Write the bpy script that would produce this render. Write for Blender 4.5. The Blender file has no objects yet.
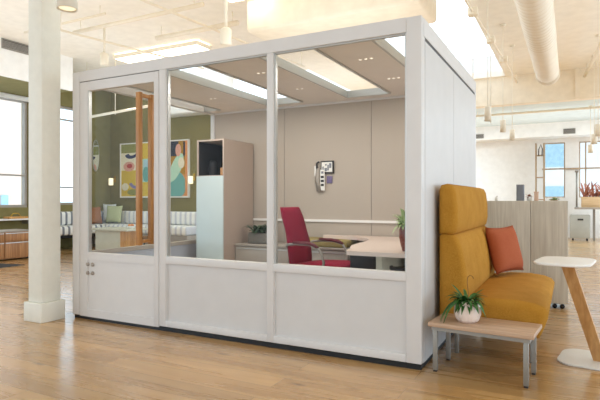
import bpy, bmesh, math, random
from mathutils import Vector, Matrix
random.seed(7)
SC = bpy.context.scene
COL = SC.collection
PI = math.pi

# ------------------------------------------------------------------ materials
def lin(c):
    out = []
    for v in c[:3]:
        v /= 255.0
        out.append(v/12.92 if v <= 0.04045 else ((v+0.055)/1.055)**2.4)
    return tuple(out) + (1.0,)

def base(name, c, rough=0.5, metal=0.0, spec=0.5):
    m = bpy.data.materials.new(name); m.use_nodes = True
    b = m.node_tree.nodes['Principled BSDF']
    b.inputs['Base Color'].default_value = lin(c)
    b.inputs['Roughness'].default_value = rough
    b.inputs['Metallic'].default_value = metal
    b.inputs['Specular IOR Level'].default_value = spec
    return m, m.node_tree.nodes, m.node_tree.links, b

def ramp(nodes, stops):
    r = nodes.new('ShaderNodeValToRGB')
    e = r.color_ramp.elements
    while len(e) < len(stops): e.new(0.5)
    for el, (p, c) in zip(e, stops):
        el.position = p; el.color = lin(c)
    return r

def coords(nodes, links, scale, rot=(0, 0, 0)):
    tc = nodes.new('ShaderNodeTexCoord'); mp = nodes.new('ShaderNodeMapping')
    mp.inputs['Scale'].default_value = scale; mp.inputs['Rotation'].default_value = rot
    links.new(tc.outputs['Object'], mp.inputs['Vector'])
    return mp

def paint(name, c, rough=0.55, var=6, scale=3.0, bump=0.0, spec=0.4):
    m, n, l, b = base(name, c, rough, 0, spec)
    mp = coords(n, l, (scale,)*3)
    t = n.new('ShaderNodeTexNoise'); t.inputs['Scale'].default_value = 2.0; t.inputs['Detail'].default_value = 4
    l.new(mp.outputs[0], t.inputs['Vector'])
    r = ramp(n, [(0.3, tuple(max(0, v-var) for v in c)), (0.7, tuple(min(255, v+var) for v in c))])
    l.new(t.outputs['Fac'], r.inputs[0]); l.new(r.outputs[0], b.inputs['Base Color'])
    if bump:
        bp = n.new('ShaderNodeBump'); bp.inputs['Strength'].default_value = bump; bp.inputs['Distance'].default_value = 0.01
        l.new(t.outputs['Fac'], bp.inputs['Height']); l.new(bp.outputs[0], b.inputs['Normal'])
    return m

def fabric(name, c, var=10, weave=260, bump=0.35, rough=0.9, blotch=4.0):
    m, n, l, b = base(name, c, rough, 0, 0.2)
    mp = coords(n, l, (1, 1, 1))
    t = n.new('ShaderNodeTexNoise'); t.inputs['Scale'].default_value = weave; t.inputs['Detail'].default_value = 2
    t2 = n.new('ShaderNodeTexNoise'); t2.inputs['Scale'].default_value = blotch; t2.inputs['Detail'].default_value = 3
    l.new(mp.outputs[0], t.inputs['Vector']); l.new(mp.outputs[0], t2.inputs['Vector'])
    mx = n.new('ShaderNodeMath'); mx.operation = 'MULTIPLY_ADD'; mx.inputs[1].default_value = 0.7
    l.new(t.outputs['Fac'], mx.inputs[0])
    m2 = n.new('ShaderNodeMath'); m2.operation = 'MULTIPLY'; m2.inputs[1].default_value = 0.3
    l.new(t2.outputs['Fac'], m2.inputs[0]); l.new(m2.outputs[0], mx.inputs[2])
    r = ramp(n, [(0.3, tuple(max(0, v-var) for v in c)), (0.7, tuple(min(255, v+var) for v in c))])
    l.new(mx.outputs[0], r.inputs[0]); l.new(r.outputs[0], b.inputs['Base Color'])
    bp = n.new('ShaderNodeBump'); bp.inputs['Strength'].default_value = bump; bp.inputs['Distance'].default_value = 0.003
    l.new(t.outputs['Fac'], bp.inputs['Height']); l.new(bp.outputs[0], b.inputs['Normal'])
    return m

def wood(name, c1, c2, axis='x', rough=0.45, freq=1.0):
    m, n, l, b = base(name, c1, rough, 0, 0.4)
    s = {'x': (1.2, 22, 22), 'y': (22, 1.2, 22), 'z': (22, 22, 1.2)}[axis]
    mp = coords(n, l, tuple(v*freq for v in s))
    t = n.new('ShaderNodeTexNoise'); t.inputs['Scale'].default_value = 1.6; t.inputs['Detail'].default_value = 6
    t.inputs['Distortion'].default_value = 0.4
    l.new(mp.outputs[0], t.inputs['Vector'])
    r = ramp(n, [(0.32, c2), (0.68, c1)])
    l.new(t.outputs['Fac'], r.inputs[0]); l.new(r.outputs[0], b.inputs['Base Color'])
    return m

def stripes(name, c1, c2, axis=0, freq=9.0):
    m, n, l, b = base(name, c1, 0.9, 0, 0.2)
    mp = coords(n, l, (1, 1, 1))
    w = n.new('ShaderNodeTexWave'); w.wave_type = 'BANDS'; w.bands_direction = 'XYZ'[axis]
    w.inputs['Scale'].default_value = freq; w.inputs['Distortion'].default_value = 0.0
    l.new(mp.outputs[0], w.inputs['Vector'])
    r = ramp(n, [(0.62, c1), (0.72, c2)])
    l.new(w.outputs['Fac'], r.inputs[0]); l.new(r.outputs[0], b.inputs['Base Color'])
    return m

def metal(name, c, rough=0.35, met=0.8):
    m, n, l, b = base(name, c, rough, met)
    t = n.new('ShaderNodeTexNoise'); t.inputs['Scale'].default_value = 30
    mr = n.new('ShaderNodeMapRange'); mr.inputs['To Min'].default_value = rough*0.85; mr.inputs['To Max'].default_value = rough*1.15
    l.new(t.outputs['Fac'], mr.inputs['Value']); l.new(mr.outputs[0], b.inputs['Roughness'])
    return m

def glow(name, c, s):
    m, n, l, b = base(name, c, 0.5)
    b.inputs['Emission Color'].default_value = lin(c); b.inputs['Emission Strength'].default_value = s
    return m

def glass(name, tint=(246, 250, 250), refl=0.10):
    m = bpy.data.materials.new(name); m.use_nodes = True
    n, l = m.node_tree.nodes, m.node_tree.links
    n.clear()
    o = n.new('ShaderNodeOutputMaterial'); mix = n.new('ShaderNodeMixShader')
    tr = n.new('ShaderNodeBsdfTransparent'); tr.inputs[0].default_value = lin(tint)
    gl = n.new('ShaderNodeBsdfGlossy'); gl.inputs['Roughness'].default_value = 0.02
    lw = n.new('ShaderNodeFresnel'); lw.inputs['IOR'].default_value = 1.35
    mu = n.new('ShaderNodeMath'); mu.operation = 'MULTIPLY'; mu.inputs[1].default_value = refl*10
    ge = n.new('ShaderNodeNewGeometry'); sb = n.new('ShaderNodeMath'); sb.operation = 'SUBTRACT'; sb.inputs[0].default_value = 1.0
    l.new(ge.outputs['Backfacing'], sb.inputs[1]); m3 = n.new('ShaderNodeMath'); m3.operation = 'MULTIPLY'   # one reflection per pane, at its outer face
    l.new(lw.outputs[0], mu.inputs[0]); l.new(mu.outputs[0], m3.inputs[0]); l.new(sb.outputs[0], m3.inputs[1]); l.new(m3.outputs[0], mix.inputs[0])
    l.new(tr.outputs[0], mix.inputs[1]); l.new(gl.outputs[0], mix.inputs[2]); l.new(mix.outputs[0], o.inputs[0])
    return m

def floor_mat():
    m, n, l, b = base('oak_floor', (190, 150, 104), 0.3, 0, 0.5)
    mp = coords(n, l, (1, 1, 1))
    br = n.new('ShaderNodeTexBrick'); br.offset = 0.37; br.inputs['Scale'].default_value = 1.0
    br.inputs['Brick Width'].default_value = 2.1; br.inputs['Row Height'].default_value = 0.19
    br.inputs['Mortar Size'].default_value = 0.0016; br.inputs['Mortar Smooth'].default_value = 0.2
    br.inputs['Color1'].default_value = (0, 0, 0, 1); br.inputs['Color2'].default_value = (1, 1, 1, 1); br.inputs['Mortar'].default_value = (0.5, 0.5, 0.5, 1)
    l.new(mp.outputs[0], br.inputs['Vector'])
    gm = coords(n, l, (0.55, 6, 1))
    # shift the grain from board to board
    sh = n.new('ShaderNodeVectorMath'); sh.operation = 'MULTIPLY_ADD'
    l.new(br.outputs['Color'], sh.inputs[0]); sh.inputs[1].default_value = (9, 5, 0); l.new(gm.outputs[0], sh.inputs[2])
    g = n.new('ShaderNodeTexNoise'); g.inputs['Scale'].default_value = 1.5; g.inputs['Detail'].default_value = 7; g.inputs['Distortion'].default_value = 0.7
    l.new(sh.outputs[0], g.inputs['Vector'])
    r = ramp(n, [(0.2, (158, 120, 74)), (0.5, (186, 146, 94)), (0.8, (204, 168, 116))])
    l.new(g.outputs['Fac'], r.inputs[0])
    hs = n.new('ShaderNodeHueSaturation')
    v = n.new('ShaderNodeMapRange'); v.inputs['To Min'].default_value = 0.82; v.inputs['To Max'].default_value = 1.1
    l.new(br.outputs['Color'], v.inputs['Value']); l.new(v.outputs[0], hs.inputs['Value'])
    l.new(r.outputs[0], hs.inputs['Color'])
    # knots
    km = coords(n, l, (1.6, 4.2, 1))
    vo = n.new('ShaderNodeTexVoronoi'); vo.inputs['Scale'].default_value = 0.9
    l.new(km.outputs[0], vo.inputs['Vector'])
    kr = ramp(n, [(0.03, (90, 60, 34)), (0.11, (255, 255, 255))])
    l.new(vo.outputs['Distance'], kr.inputs[0])
    mk = n.new('ShaderNodeMix'); mk.data_type = 'RGBA'; mk.blend_type = 'MULTIPLY'; mk.inputs[0].default_value = 0.6
    l.new(hs.outputs[0], mk.inputs[6]); l.new(kr.outputs[0], mk.inputs[7])
    mm = n.new('ShaderNodeMix'); mm.data_type = 'RGBA'
    l.new(br.outputs['Fac'], mm.inputs[0]); l.new(mk.outputs[2], mm.inputs[6]); mm.inputs[7].default_value = lin((120, 88, 56))
    l.new(mm.outputs[2], b.inputs['Base Color'])
    rr = n.new('ShaderNodeMapRange'); rr.inputs['To Min'].default_value = 0.2; rr.inputs['To Max'].default_value = 0.36
    l.new(g.outputs['Fac'], rr.inputs['Value']); l.new(rr.outputs[0], b.inputs['Roughness']); b.inputs['Coat Weight'].default_value = 0.5; b.inputs['Coat Roughness'].default_value = 0.16
    bp = n.new('ShaderNodeBump'); bp.inputs['Strength'].default_value = 0.12; bp.inputs['Distance'].default_value = 0.002
    l.new(g.outputs['Fac'], bp.inputs['Height']); l.new(bp.outputs[0], b.inputs['Normal'])
    return m

M = {}
M['floor'] = floor_mat()
M['ceil'] = paint('ceiling_paint', (248, 242, 230), 0.7, 4)
M['coolceil'] = paint('cool_ceiling_paint', (214, 226, 228), 0.7, 4)
M['coolgrey'] = paint('cool_grey_panel', (178, 184, 196), 0.45, 3)
M['bounce_floor'] = fabric('pod_bounce_floor', (198, 194, 188), 8, 200)
M['beam'] = paint('beam_paint', (240, 228, 206), 0.6, 5)
M['duct'] = paint('duct_paint', (242, 230, 208), 0.4, 4)
M['white'] = paint('white_paint', (242, 242, 240), 0.6, 4)
M['olive'] = paint('olive_paint', (134, 126, 84), 0.85, 4, 3, 0, 0.15)
M['column'] = paint('column_paint', (232, 230, 218), 0.5, 3, 5, 0.25)
M['frame'] = paint('pod_frame_finish', (219, 217, 215), 0.42, 2)
M['panel'] = paint('pod_panel_finish', (211, 209, 207), 0.45, 2)
M['plinth'] = paint('black_plinth', (28, 30, 32), 0.5, 3)
M['gap'] = paint('dark_gasket', (92, 92, 94), 0.7, 3)
M['taupe'] = fabric('taupe_fabric', (184, 173, 160), 5, 400, 0.1, 0.9, 1.5)
M['taupelam'] = paint('taupe_laminate', (186, 168, 154), 0.45, 3)
M['greylam'] = paint('warm_grey_laminate', (168, 160, 150), 0.45, 3)
M['bluelam'] = paint('pale_blue_laminate', (200, 214, 214), 0.35, 3)
M['roof'] = paint('roof_panel_finish', (236, 230, 224), 0.6, 3)
M['trim'] = metal('brushed_trim', (196, 198, 196), 0.35, 0.6)
M['steel'] = metal('grey_steel', (150, 147, 140), 0.45, 0.5)
M['darksteel'] = metal('dark_steel', (64, 62, 62), 0.45, 0.6)
M['black'] = paint('black_laminate', (22, 22, 26), 0.5, 3)
M['handle'] = wood('orange_oak', (194, 142, 86), (158, 106, 58), 'z', 0.4)
M['oak'] = wood('light_oak', (206, 160, 104), (176, 126, 74), 'z', 0.45)
M['benchwood'] = wood('pale_walnut', (204, 174, 146), (174, 140, 114), 'x', 0.4)
M['greywood'] = wood('grey_ash_laminate', (210, 204, 190), (190, 182, 168), 'z', 0.5, 1.2)
M['credwood'] = wood('brown_oak', (190, 140, 94), (150, 104, 66), 'z', 0.5)
M['mustard'] = fabric('mustard_wool', (180, 128, 44), 19, 230, 0.5, 0.95, 6)
M['rust'] = fabric('rust_linen', (172, 92, 60), 12, 320, 0.4)
M['red'] = fabric('crimson_fabric', (134, 26, 52), 10, 320, 0.2)
M['redshade'] = paint('dark_red_plastic', (96, 30, 40), 0.4, 4)
M['moss'] = fabric('moss_fabric', (152, 138, 88), 10, 320, 0.3)
M['desk'] = paint('pale_desk_laminate', (222, 204, 192), 0.3, 3)
M['tablewhite'] = paint('white_solid_surface', (240, 238, 234), 0.3, 2)
M['basewhite'] = paint('white_powder_coat', (222, 220, 214), 0.4, 3)
M['glass'] = glass('clear_glass', (253, 254, 254), 0.06)
M['window'] = glass('window_glass', (250, 252, 252), 0.06)
M['leaf'] = paint('green_leaf', (52, 98, 36), 0.5, 22, 14)
M['leafdark'] = paint('dark_green_leaf', (58, 84, 52), 0.5, 16, 14)
M['leaflight'] = paint('pale_green_leaf', (166, 188, 132), 0.5, 24, 14)
M['leafred'] = paint('reddish_leaf', (164, 104, 84), 0.6, 24, 14)
M['stem'] = paint('brown_stem', (128, 92, 44), 0.7, 8)
M['soil'] = paint('soil', (52, 40, 30), 0.9, 8, 20)
M['pot'] = paint('blush_ceramic', (238, 220, 208), 0.35, 8, 8)
M['vase'] = paint('maroon_ceramic', (116, 56, 42), 0.3, 8)
M['greypot'] = paint('grey_planter', (120, 116, 108), 0.6, 5)
M['stripe'] = stripes('striped_upholstery', (242, 242, 238), (206, 209, 216), 0, 2.0)
M['stripey'] = stripes('striped_cushion', (240, 240, 236), (130, 134, 142), 1, 2.0)
M['brownpillow'] = fabric('brown_pillow', (160, 112, 82), 12)
M['greenpillow'] = fabric('sage_pillow', (190, 198, 158), 8)
M['whitepillow'] = fabric('white_pillow', (226, 230, 232), 6)
M['sage'] = paint('sage_laminate', (206, 204, 186), 0.5, 4)
M['warmwood'] = wood('honey_wood', (226, 172, 104), (196, 140, 76), 'z')
M['brass'] = metal('brass', (196, 160, 70), 0.3, 0.9)
M['rug'] = fabric('dark_rug', (70, 72, 76), 8, 120)
M['lamp'] = glow('lamp_diffuser', (255, 244, 222), 5.0)
M['lampsoft'] = glow('sconce_glow', (255, 240, 205), 0.9)
M['downlight'] = glow('downlight_glow', (255, 240, 220), 1.2)
M['lampwhite'] = paint('lamp_shade_white', (240, 232, 214), 0.5, 3)
M['ventm'] = paint('vent_grey', (150, 146, 140), 0.5, 5)
M['peach'] = paint('peach_render', (228, 202, 186), 0.8, 8, 0.6)
M['palebuild'] = paint('pale_stone', (226, 228, 230), 0.8, 6, 0.6)
M['bluepane'] = paint('blue_pane', (160, 192, 208), 0.2, 8)
M['paper'] = paint('white_paper', (238, 236, 230), 0.6, 2)
M['ink'] = paint('black_ink', (34, 34, 36), 0.6, 3)
M['violet'] = paint('violet_card', (112, 100, 136), 0.6, 5)
M['greybox'] = paint('slate_grey_box', (128, 132, 140), 0.6, 3)
M['peachpot'] = paint('peach_pot', (224, 190, 168), 0.6, 4)
M['ped'] = paint('pale_grey_steel', (172, 172, 164), 0.4, 3)
M['woodbox'] = wood('tan_planter_wood', (220, 190, 150), (196, 162, 120), 'x')
M['brownpost'] = wood('brown_post', (190, 168, 140), (160, 134, 106), 'z')
for k, c in dict(a_teal=(116, 176, 168), a_sky=(180, 214, 222), a_yel=(222, 190, 70), a_cream=(238, 230, 204), a_navy=(52, 58, 92), a_och=(176, 132, 40),
                 a_pink=(224, 168, 148), a_or=(222, 150, 90), a_red=(190, 74, 66), a_dark=(44, 48, 62), a_olive=(150, 150, 84), a_mint=(192, 226, 200), a_lil=(140, 132, 176)).items():
    M[k] = paint(k, c, 0.7, 5, 12)

# ------------------------------------------------------------------ mesh builder
class MB:
    def __init__(s):
        s.bm = bmesh.new(); s.mats = []
    def _mi(s, mat):
        if mat is None: return 0
        if mat not in s.mats: s.mats.append(mat)
        return s.mats.index(mat)
    def faces(s, vs, fs, mat=None, smooth=False):
        mi = s._mi(mat)
        bv = [s.bm.verts.new(v) for v in vs]
        for f in fs:
            try:
                fc = s.bm.faces.new([bv[i] for i in f]); fc.material_index = mi; fc.smooth = smooth
            except ValueError: pass
        return s
    def box(s, x0, x1, y0, y1, z0, z1, bev=0.0, mat=None, rot=None, seg=2):
        if rot is None and bev == 0:
            v = [(x, y, z) for z in (z0, z1) for y in (y0, y1) for x in (x0, x1)]
            return s.faces(v, [(0, 2, 3, 1), (4, 5, 7, 6), (0, 1, 5, 4), (2, 6, 7, 3), (0, 4, 6, 2), (1, 3, 7, 5)], mat)
        t = bmesh.new(); bmesh.ops.create_cube(t, size=1)
        for v in t.verts:
            v.co = Vector((v.co.x*(x1-x0), v.co.y*(y1-y0), v.co.z*(z1-z0)))
        if bev > 0:
            bmesh.ops.bevel(t, geom=list(t.edges), offset=bev, segments=seg, profile=0.5, affect='EDGES')
        c = Vector(((x0+x1)/2, (y0+y1)/2, (z0+z1)/2))
        for v in t.verts:
            v.co = (rot @ v.co if rot else v.co) + c
        return s._merge(t, mat, bev > 0)
    def _merge(s, t, mat, smooth=False):
        mi = s._mi(mat); mp = {}
        for v in t.verts: mp[v] = s.bm.verts.new(v.co)
        for f in t.faces:
            try:
                nf = s.bm.faces.new([mp[v] for v in f.verts]); nf.material_index = mi; nf.smooth = smooth
            except ValueError: pass
        t.free(); return s
    def loft(s, rings, mat=None, smooth=True, caps=True, closed=True):
        n = len(rings[0]); vs = [p for r in rings for p in r]; fs = []
        m = n if closed else n-1
        for i in range(len(rings)-1):
            for j in range(m):
                k = (j+1) % n
                fs.append((i*n+j, i*n+k, (i+1)*n+k, (i+1)*n+j))
        if caps and closed:
            fs.append(tuple(range(n))[::-1]); fs.append(tuple((len(rings)-1)*n+j for j in range(n)))
        return s.faces(vs, fs, mat, smooth)
    def tube(s, pts, r, mat=None, n=10, caps=True):
        pts = [Vector(p) for p in pts]; rings = []
        rs = r if isinstance(r, (list, tuple)) else [r]*len(pts)
        prev = None
        for i, p in enumerate(pts):
            d = (pts[min(i+1, len(pts)-1)] - pts[max(i-1, 0)]).normalized()
            if prev is None:
                a = Vector((0, 0, 1)) if abs(d.z) < 0.9 else Vector((1, 0, 0))
                u = d.cross(a).normalized()
            else:
                u = (prev - d*prev.dot(d)).normalized()
            prev = u; w = d.cross(u)
            rings.append([p + (u*math.cos(2*PI*j/n) + w*math.sin(2*PI*j/n))*rs[i] for j in range(n)])
        return s.loft(rings, mat, True, caps)
    def lathe(s, prof, c=(0, 0, 0), n=24, mat=None, lobes=0, amp=0.0):
        rings = []
        for r, z in prof:
            rings.append([(c[0] + max(r, 1e-4)*(1+amp*abs(math.cos(lobes*a/2)) if lobes else 1)*math.cos(a),
                           c[1] + max(r, 1e-4)*(1+amp*abs(math.cos(lobes*a/2)) if lobes else 1)*math.sin(a), c[2]+z)
                          for a in (2*PI*j/n for j in range(n))])
        return s.loft(rings, mat)
    def prism(s, poly, z0, z1, mat=None, smooth=False, bev=0.0):
        if bev:
            def ins(d):
                c = Vector((sum(p[0] for p in poly)/len(poly), sum(p[1] for p in poly)/len(poly)))
                return [tuple(Vector(p[:2]) - (Vector(p[:2])-c).normalized()*d) for p in poly]
            a = ins(bev)
            rings = [[(p[0], p[1], z0) for p in a], [(p[0], p[1], z0+bev) for p in poly], [(p[0], p[1], z1-bev) for p in poly], [(p[0], p[1], z1) for p in a]]
        else:
            rings = [[(p[0], p[1], z) for p in poly] for z in (z0, z1)]
        return s.loft(rings, mat, smooth)
    def prism_y(s, poly, y0, y1, mat=None):       # polygon in (x, z) pushed along y
        return s.loft([[(p[0], y, p[1]) for p in poly] for y in (y0, y1)], mat, False)
    def prism_x(s, poly, x0, x1, mat=None):       # polygon in (y, z) pushed along x
        return s.loft([[(x, p[0], p[1]) for p in poly] for x in (x0, x1)], mat, False)
    def puff_y(s, prof, y0, y1, r, mat=None, steps=6):     # upholstered prism with rounded ends
        xa, xb = min(p[0] for p in prof), max(p[0] for p in prof); za, zb = min(p[1] for p in prof), max(p[1] for p in prof)
        cx, cz, hx, hz = (xa+xb)/2, (za+zb)/2, (xb-xa)/2, (zb-za)/2
        def ring(y, d):
            kx, kz = 1-min(0.9, d/hx), 1-min(0.9, d/hz)
            return [(cx+(p[0]-cx)*kx, y, cz+(p[1]-cz)*kz) for p in prof]
        rings = []
        for k in range(steps+1):
            a = PI/2*k/steps; rings.append(ring(y0 + r*(1-math.sin(a)), r*(1-math.cos(a))*1.0))
        rings = sorted(rings, key=lambda g: g[0][1])
        rings2 = [[(p[0], y0+y1-p[1], p[2]) for p in g] for g in rings][::-1]
        return s.loft(rings + rings2, mat)
    def pillow(s, c, w, h, d, rot, mat=None, n=12):
        vs = []; fs = []
        for side in (1, -1):
            for i in range(n+1):
                for j in range(n+1):
                    u = 2*i/n-1; v = 2*j/n-1
                    pinch = 1 - 0.10*(1-abs(u)**2)*abs(v)**3 if True else 1
                    pu = u*(1-0.09*(1-v*v)**0.5*0 - 0.08*(1-v*v)*abs(u)); pv = v*(1-0.08*(1-u*u)*abs(v))
                    t = ((1-u**4)*(1-v**4))**0.6
                    vs.append(Vector(c) + rot @ Vector((side*d/2*t, pu*w/2, pv*h/2)))
        N = (n+1)**2
        for k in range(2):
            for i in range(n):
                for j in range(n):
                    q = (k*N+i*(n+1)+j, k*N+(i+1)*(n+1)+j, k*N+(i+1)*(n+1)+j+1, k*N+i*(n+1)+j+1)
                    fs.append(q if k == 0 else q[::-1])
        s.faces(vs, fs, mat, True)
        bmesh.ops.remove_doubles(s.bm, verts=s.bm.verts[:], dist=1e-5)
        return s
    def leaf(s, p0, direction, length, width, droop, mat=None, seg=6, rise=0.6):
        d = Vector((direction[0], direction[1], 0)).normalized(); side = Vector((-d.y, d.x, 0))
        p0 = Vector(p0); L = []; fs = []
        for i in range(seg+1):
            t = i/seg
            p = p0 + d*length*(t*0.85) + Vector((0, 0, rise*length*t - droop*length*t*t))
            w = width*math.sin(PI*min(1, 0.12+0.88*t))**0.7 * (1 if t < 1 else 0.05)
            L += [p-side*w/2 + Vector((0, 0, w*0.15)), p, p+side*w/2 + Vector((0, 0, w*0.15))]
        for i in range(seg):
            for k in (0, 1):
                fs.append((i*3+k, i*3+k+1, i*3+k+4, i*3+k+3))
        return s.faces(L, fs, mat, True)
    def build(s, name, mat=None, parent=None, local=False):
        bmesh.ops.recalc_face_normals(s.bm, faces=s.bm.faces[:])
        me = bpy.data.meshes.new(name)
        org = Vector((0, 0, 0))
        if parent is not None and not local:
            q = parent
            while q is not None: org += q.location; q = q.parent
        if org.length: bmesh.ops.translate(s.bm, verts=s.bm.verts[:], vec=-org)
        s.bm.to_mesh(me); s.bm.free()
        o = bpy.data.objects.new(name, me); COL.objects.link(o)
        ms = s.mats if s.mats else [mat]
        if s.mats and s.mats[0] is None: ms = [mat]
        for m in ms: me.materials.append(M[m] if isinstance(m, str) else m)
        if parent is not None: o.parent = parent
        return o

def tag(o, label, cat, group=None):
    o['label'] = label; o['category'] = cat
    if group: o['group'] = group
    return o
def thing(name, loc, label, cat, group=None):
    o = bpy.data.objects.new(name, None); COL.objects.link(o); o.location = loc; o.empty_display_size = 0.1
    return tag(o, label, cat, group)
def solo(o, loc):          # a one-mesh thing: put its origin at its base
    loc = Vector(loc); o.data.transform(Matrix.Translation(-loc)); o.location = loc; return o
def struct(o):
    o['kind'] = 'structure'; return o
def dup(root, loc, rotz=0, label=None):
    r = root.copy(); COL.objects.link(r); r.location = loc; r.rotation_euler = (0, 0, rotz)
    if label: r['label'] = label
    for ch in list(root.children):
        c = ch.copy(); COL.objects.link(c); c.parent = r
        for g in list(ch.children):
            d = g.copy(); COL.objects.link(d); d.parent = c
    return r
def rotz(a): return Matrix.Rotation(a, 3, 'Z')
def roty(a): return Matrix.Rotation(a, 3, 'Y')
def rotx(a): return Matrix.Rotation(a, 3, 'X')
def rrect(cx, cy, w, l, r, ang=0, n=8):
    pts = []
    for sx, sy, a0 in ((1, 1, 0), (-1, 1, PI/2), (-1, -1, PI), (1, -1, 1.5*PI)):
        for k in range(n+1):
            a = a0 + PI/2*k/n
            x = sx*(w/2-r) + r*math.cos(a); y = sy*(l/2-r) + r*math.sin(a)
            pts.append((cx + x*math.cos(ang)-y*math.sin(ang), cy + x*math.sin(ang)+y*math.cos(ang)))
    return pts

# ------------------------------------------------------------------ camera
cam = bpy.data.objects.new('camera', bpy.data.cameras.new('camera')); COL.objects.link(cam)
cam.location = (0.9296, -3.6162, 1.2); cam.rotation_euler = (PI/2, 0, math.radians(27.617))
cam.data.sensor_width = 36; cam.data.lens = 518/600*36; cam.data.clip_end = 200
SC.camera = cam

# ------------------------------------------------------------------ room shell
CZ = 4.3
XL, YG, YF = -10.3, 6.6, 15.0
m = MB(); m.box(XL-0.3, 9.0, -8.0, YF+0.3, -0.1, 0.0); struct(m.build('floor', 'floor'))

# ceiling with skylight openings
holes = [(-9.2, -5.2, 5.3, 6.5), (-9.2, -4.6, 7.4, 11.0), (-2.9, -0.52, 3.7, 10.2)]
xs = sorted({XL-0.3, 9.0} | {v for h in holes for v in h[:2]}); ys = sorted({-8.0, 10.6} | {v for h in holes for v in h[2:]})
m = MB()
for i in range(len(xs)-1):
    for j in range(len(ys)-1):
        cx, cy = (xs[i]+xs[i+1])/2, (ys[j]+ys[j+1])/2
        if any(h[0] < cx < h[1] and h[2] < cy < h[3] for h in holes): continue
        m.box(xs[i], xs[i+1], ys[j], ys[j+1], CZ, CZ+0.15)
struct(m.build('ceiling', 'ceil'))
struct(MB().box(XL-0.3, 9.0, 10.6, YF+0.3, 3.6, 3.75).build('ceiling_far', 'coolceil'))

# left wall with two tall windows
def wall_x(name, x0, x1, ya, yb, z1, opens, mat):
    m = MB(); y = ya
    for (a, b, lo, hi) in opens:
        m.box(x0, x1, y, a, 0, z1); m.box(x0, x1, a, b, 0, lo); m.box(x0, x1, a, b, hi, z1); y = b
    m.box(x0, x1, y, yb, 0, z1)
    return struct(m.build(name, mat))
wall_x('wall_left', XL-0.25, XL, -1.5, YG+0.15, CZ, [(0.9, 4.16, 1.03, 3.52), (4.75, 5.62, 1.08, 3.55)], 'olive')
def window_x(name, y0, y1, z0, z1, bars, mull):
    m = MB(); x0, x1 = XL-0.14, XL-0.04; w = 0.06
    m.box(x0, x1, y0, y0+w, z0, z1); m.box(x0, x1, y1-w, y1, z0, z1); m.box(x0, x1, y0+w, y1-w, z0, z0+w); m.box(x0, x1, y0+w, y1-w, z1-w, z1)
    for zb in bars: m.box(x0, x1, y0+w, y1-w, zb, zb+0.035)
    for yb in mull: m.box(x0, x1, yb, yb+0.04, z0+w, z1-w)
    f = struct(m.build(name, 'greylam'))
    g = MB().box(XL-0.1, XL-0.09, y0+w, y1-w, z0+w, z1-w).build('window_glass', 'window', f)
    return f
window_x('window_1', 0.9, 4.16, 1.03, 3.52, [1.75], [2.4])
window_x('window_2', 4.75, 5.62, 1.08, 3.55, [1.5, 3.2], [])
# olive back wall of the lounge
struct(MB().box(XL-0.25, -6.35, YG, YG+0.15, 0, CZ).build('wall_lounge', 'olive'))
# boxed bulkhead along the left wall
struct(MB().box(-8.76, -8.7, -1.5, 4.1, 3.58, CZ).build('trim_1', 'white'))
struct(MB().box(XL, -8.76, -1.5, 4.1, 3.58, CZ).build('trim_9', 'olive'))
# far wall with windows
m = MB(); y0, y1 = YF, YF+0.2
m.box(-7.0, 0.12, y0, y1, 0, 3.6); m.box(0.12, 9.0, y0, y1, 0, 1.28); m.box(0.12, 9.0, y0, y1, 3.05, 3.6)
m.box(0.76, 1.16, y0, y1, 1.28, 3.05); m.box(3.4, 3.8, y0, y1, 1.28, 3.05)
struct(m.build('wall_far', 'white'))
struct(MB().box(-7.0, 9.0, 14.2, 15.0, 3.17, 3.6).build('trim_2', 'white'))
def window_y(name, xa, xb, z0, z1, vb, hb):
    m = MB(); a, b = YF+0.06, YF+0.14; w = 0.03
    m.box(xa, xa+w, a, b, z0, z1); m.box(xb-w, xb, a, b, z0, z1); m.box(xa+w, xb-w, a, b, z0, z0+w); m.box(xa+w, xb-w, a, b, z1-w, z1)
    for x in vb: m.box(x, x+0.04, a, b, z0+w, z1-w)
    for z in hb: m.box(xa+w, xb-w, a, b, z, z+0.04)
    f = struct(m.build(name, 'brownpost'))
    MB().box(xa+w, xb-w, YF+0.095, YF+0.105, z0+w, z1-w).build('window_glass', 'window', f)
window_y('window_3', 0.12, 0.76, 1.28, 3.05, [], [2.18])
window_y('window_4', 1.16, 3.4, 1.28, 3.05, [1.32, 2.3], [2.18])
window_y('window_5', 3.8, 8.9, 1.28, 3.05, [4.8, 5.8, 6.8, 7.8], [2.18])

struct(MB().box(0.1, 9.0, 14.93, 14.97, 2.18, 2.22).build('trim_10', 'brownpost'))
# beams of the loft ceiling
struct(MB().box(-7.0, 9.0, 10.3, 10.6, 3.6, CZ).build('trim_3', 'beam'))
struct(MB().box(1.02, 1.12, 10.22, 10.3, 3.6, CZ).build('trim_4', 'beam'))
struct(MB().box(-3.2, -0.68, 2.6, 3.5, 3.6, 4.15, 0.05).build('trim_6', 'beam'))
struct(MB().box(-8.15, -6.3, 6.2, 6.78, 3.3, CZ, 0.05).build('trim_7', 'white'))
struct(MB().box(-10.3, 9.0, -0.35, 0.05, 3.95, CZ).build('trim_8', 'beam'))

# timber column with its boxed base
c = thing('structural_column', (-3.755, -0.195, 0), 'cream painted square timber column on a boxed base beside the office pod', 'column')
MB().box(-3.86, -3.65, -0.30, -0.09, 0.19, 3.95, 0.008).build('shaft', 'column', c)
MB().box(-3.89, -3.62, -0.33, -0.06, 0, 0.19, 0.006).build('base', 'column', c)

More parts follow.
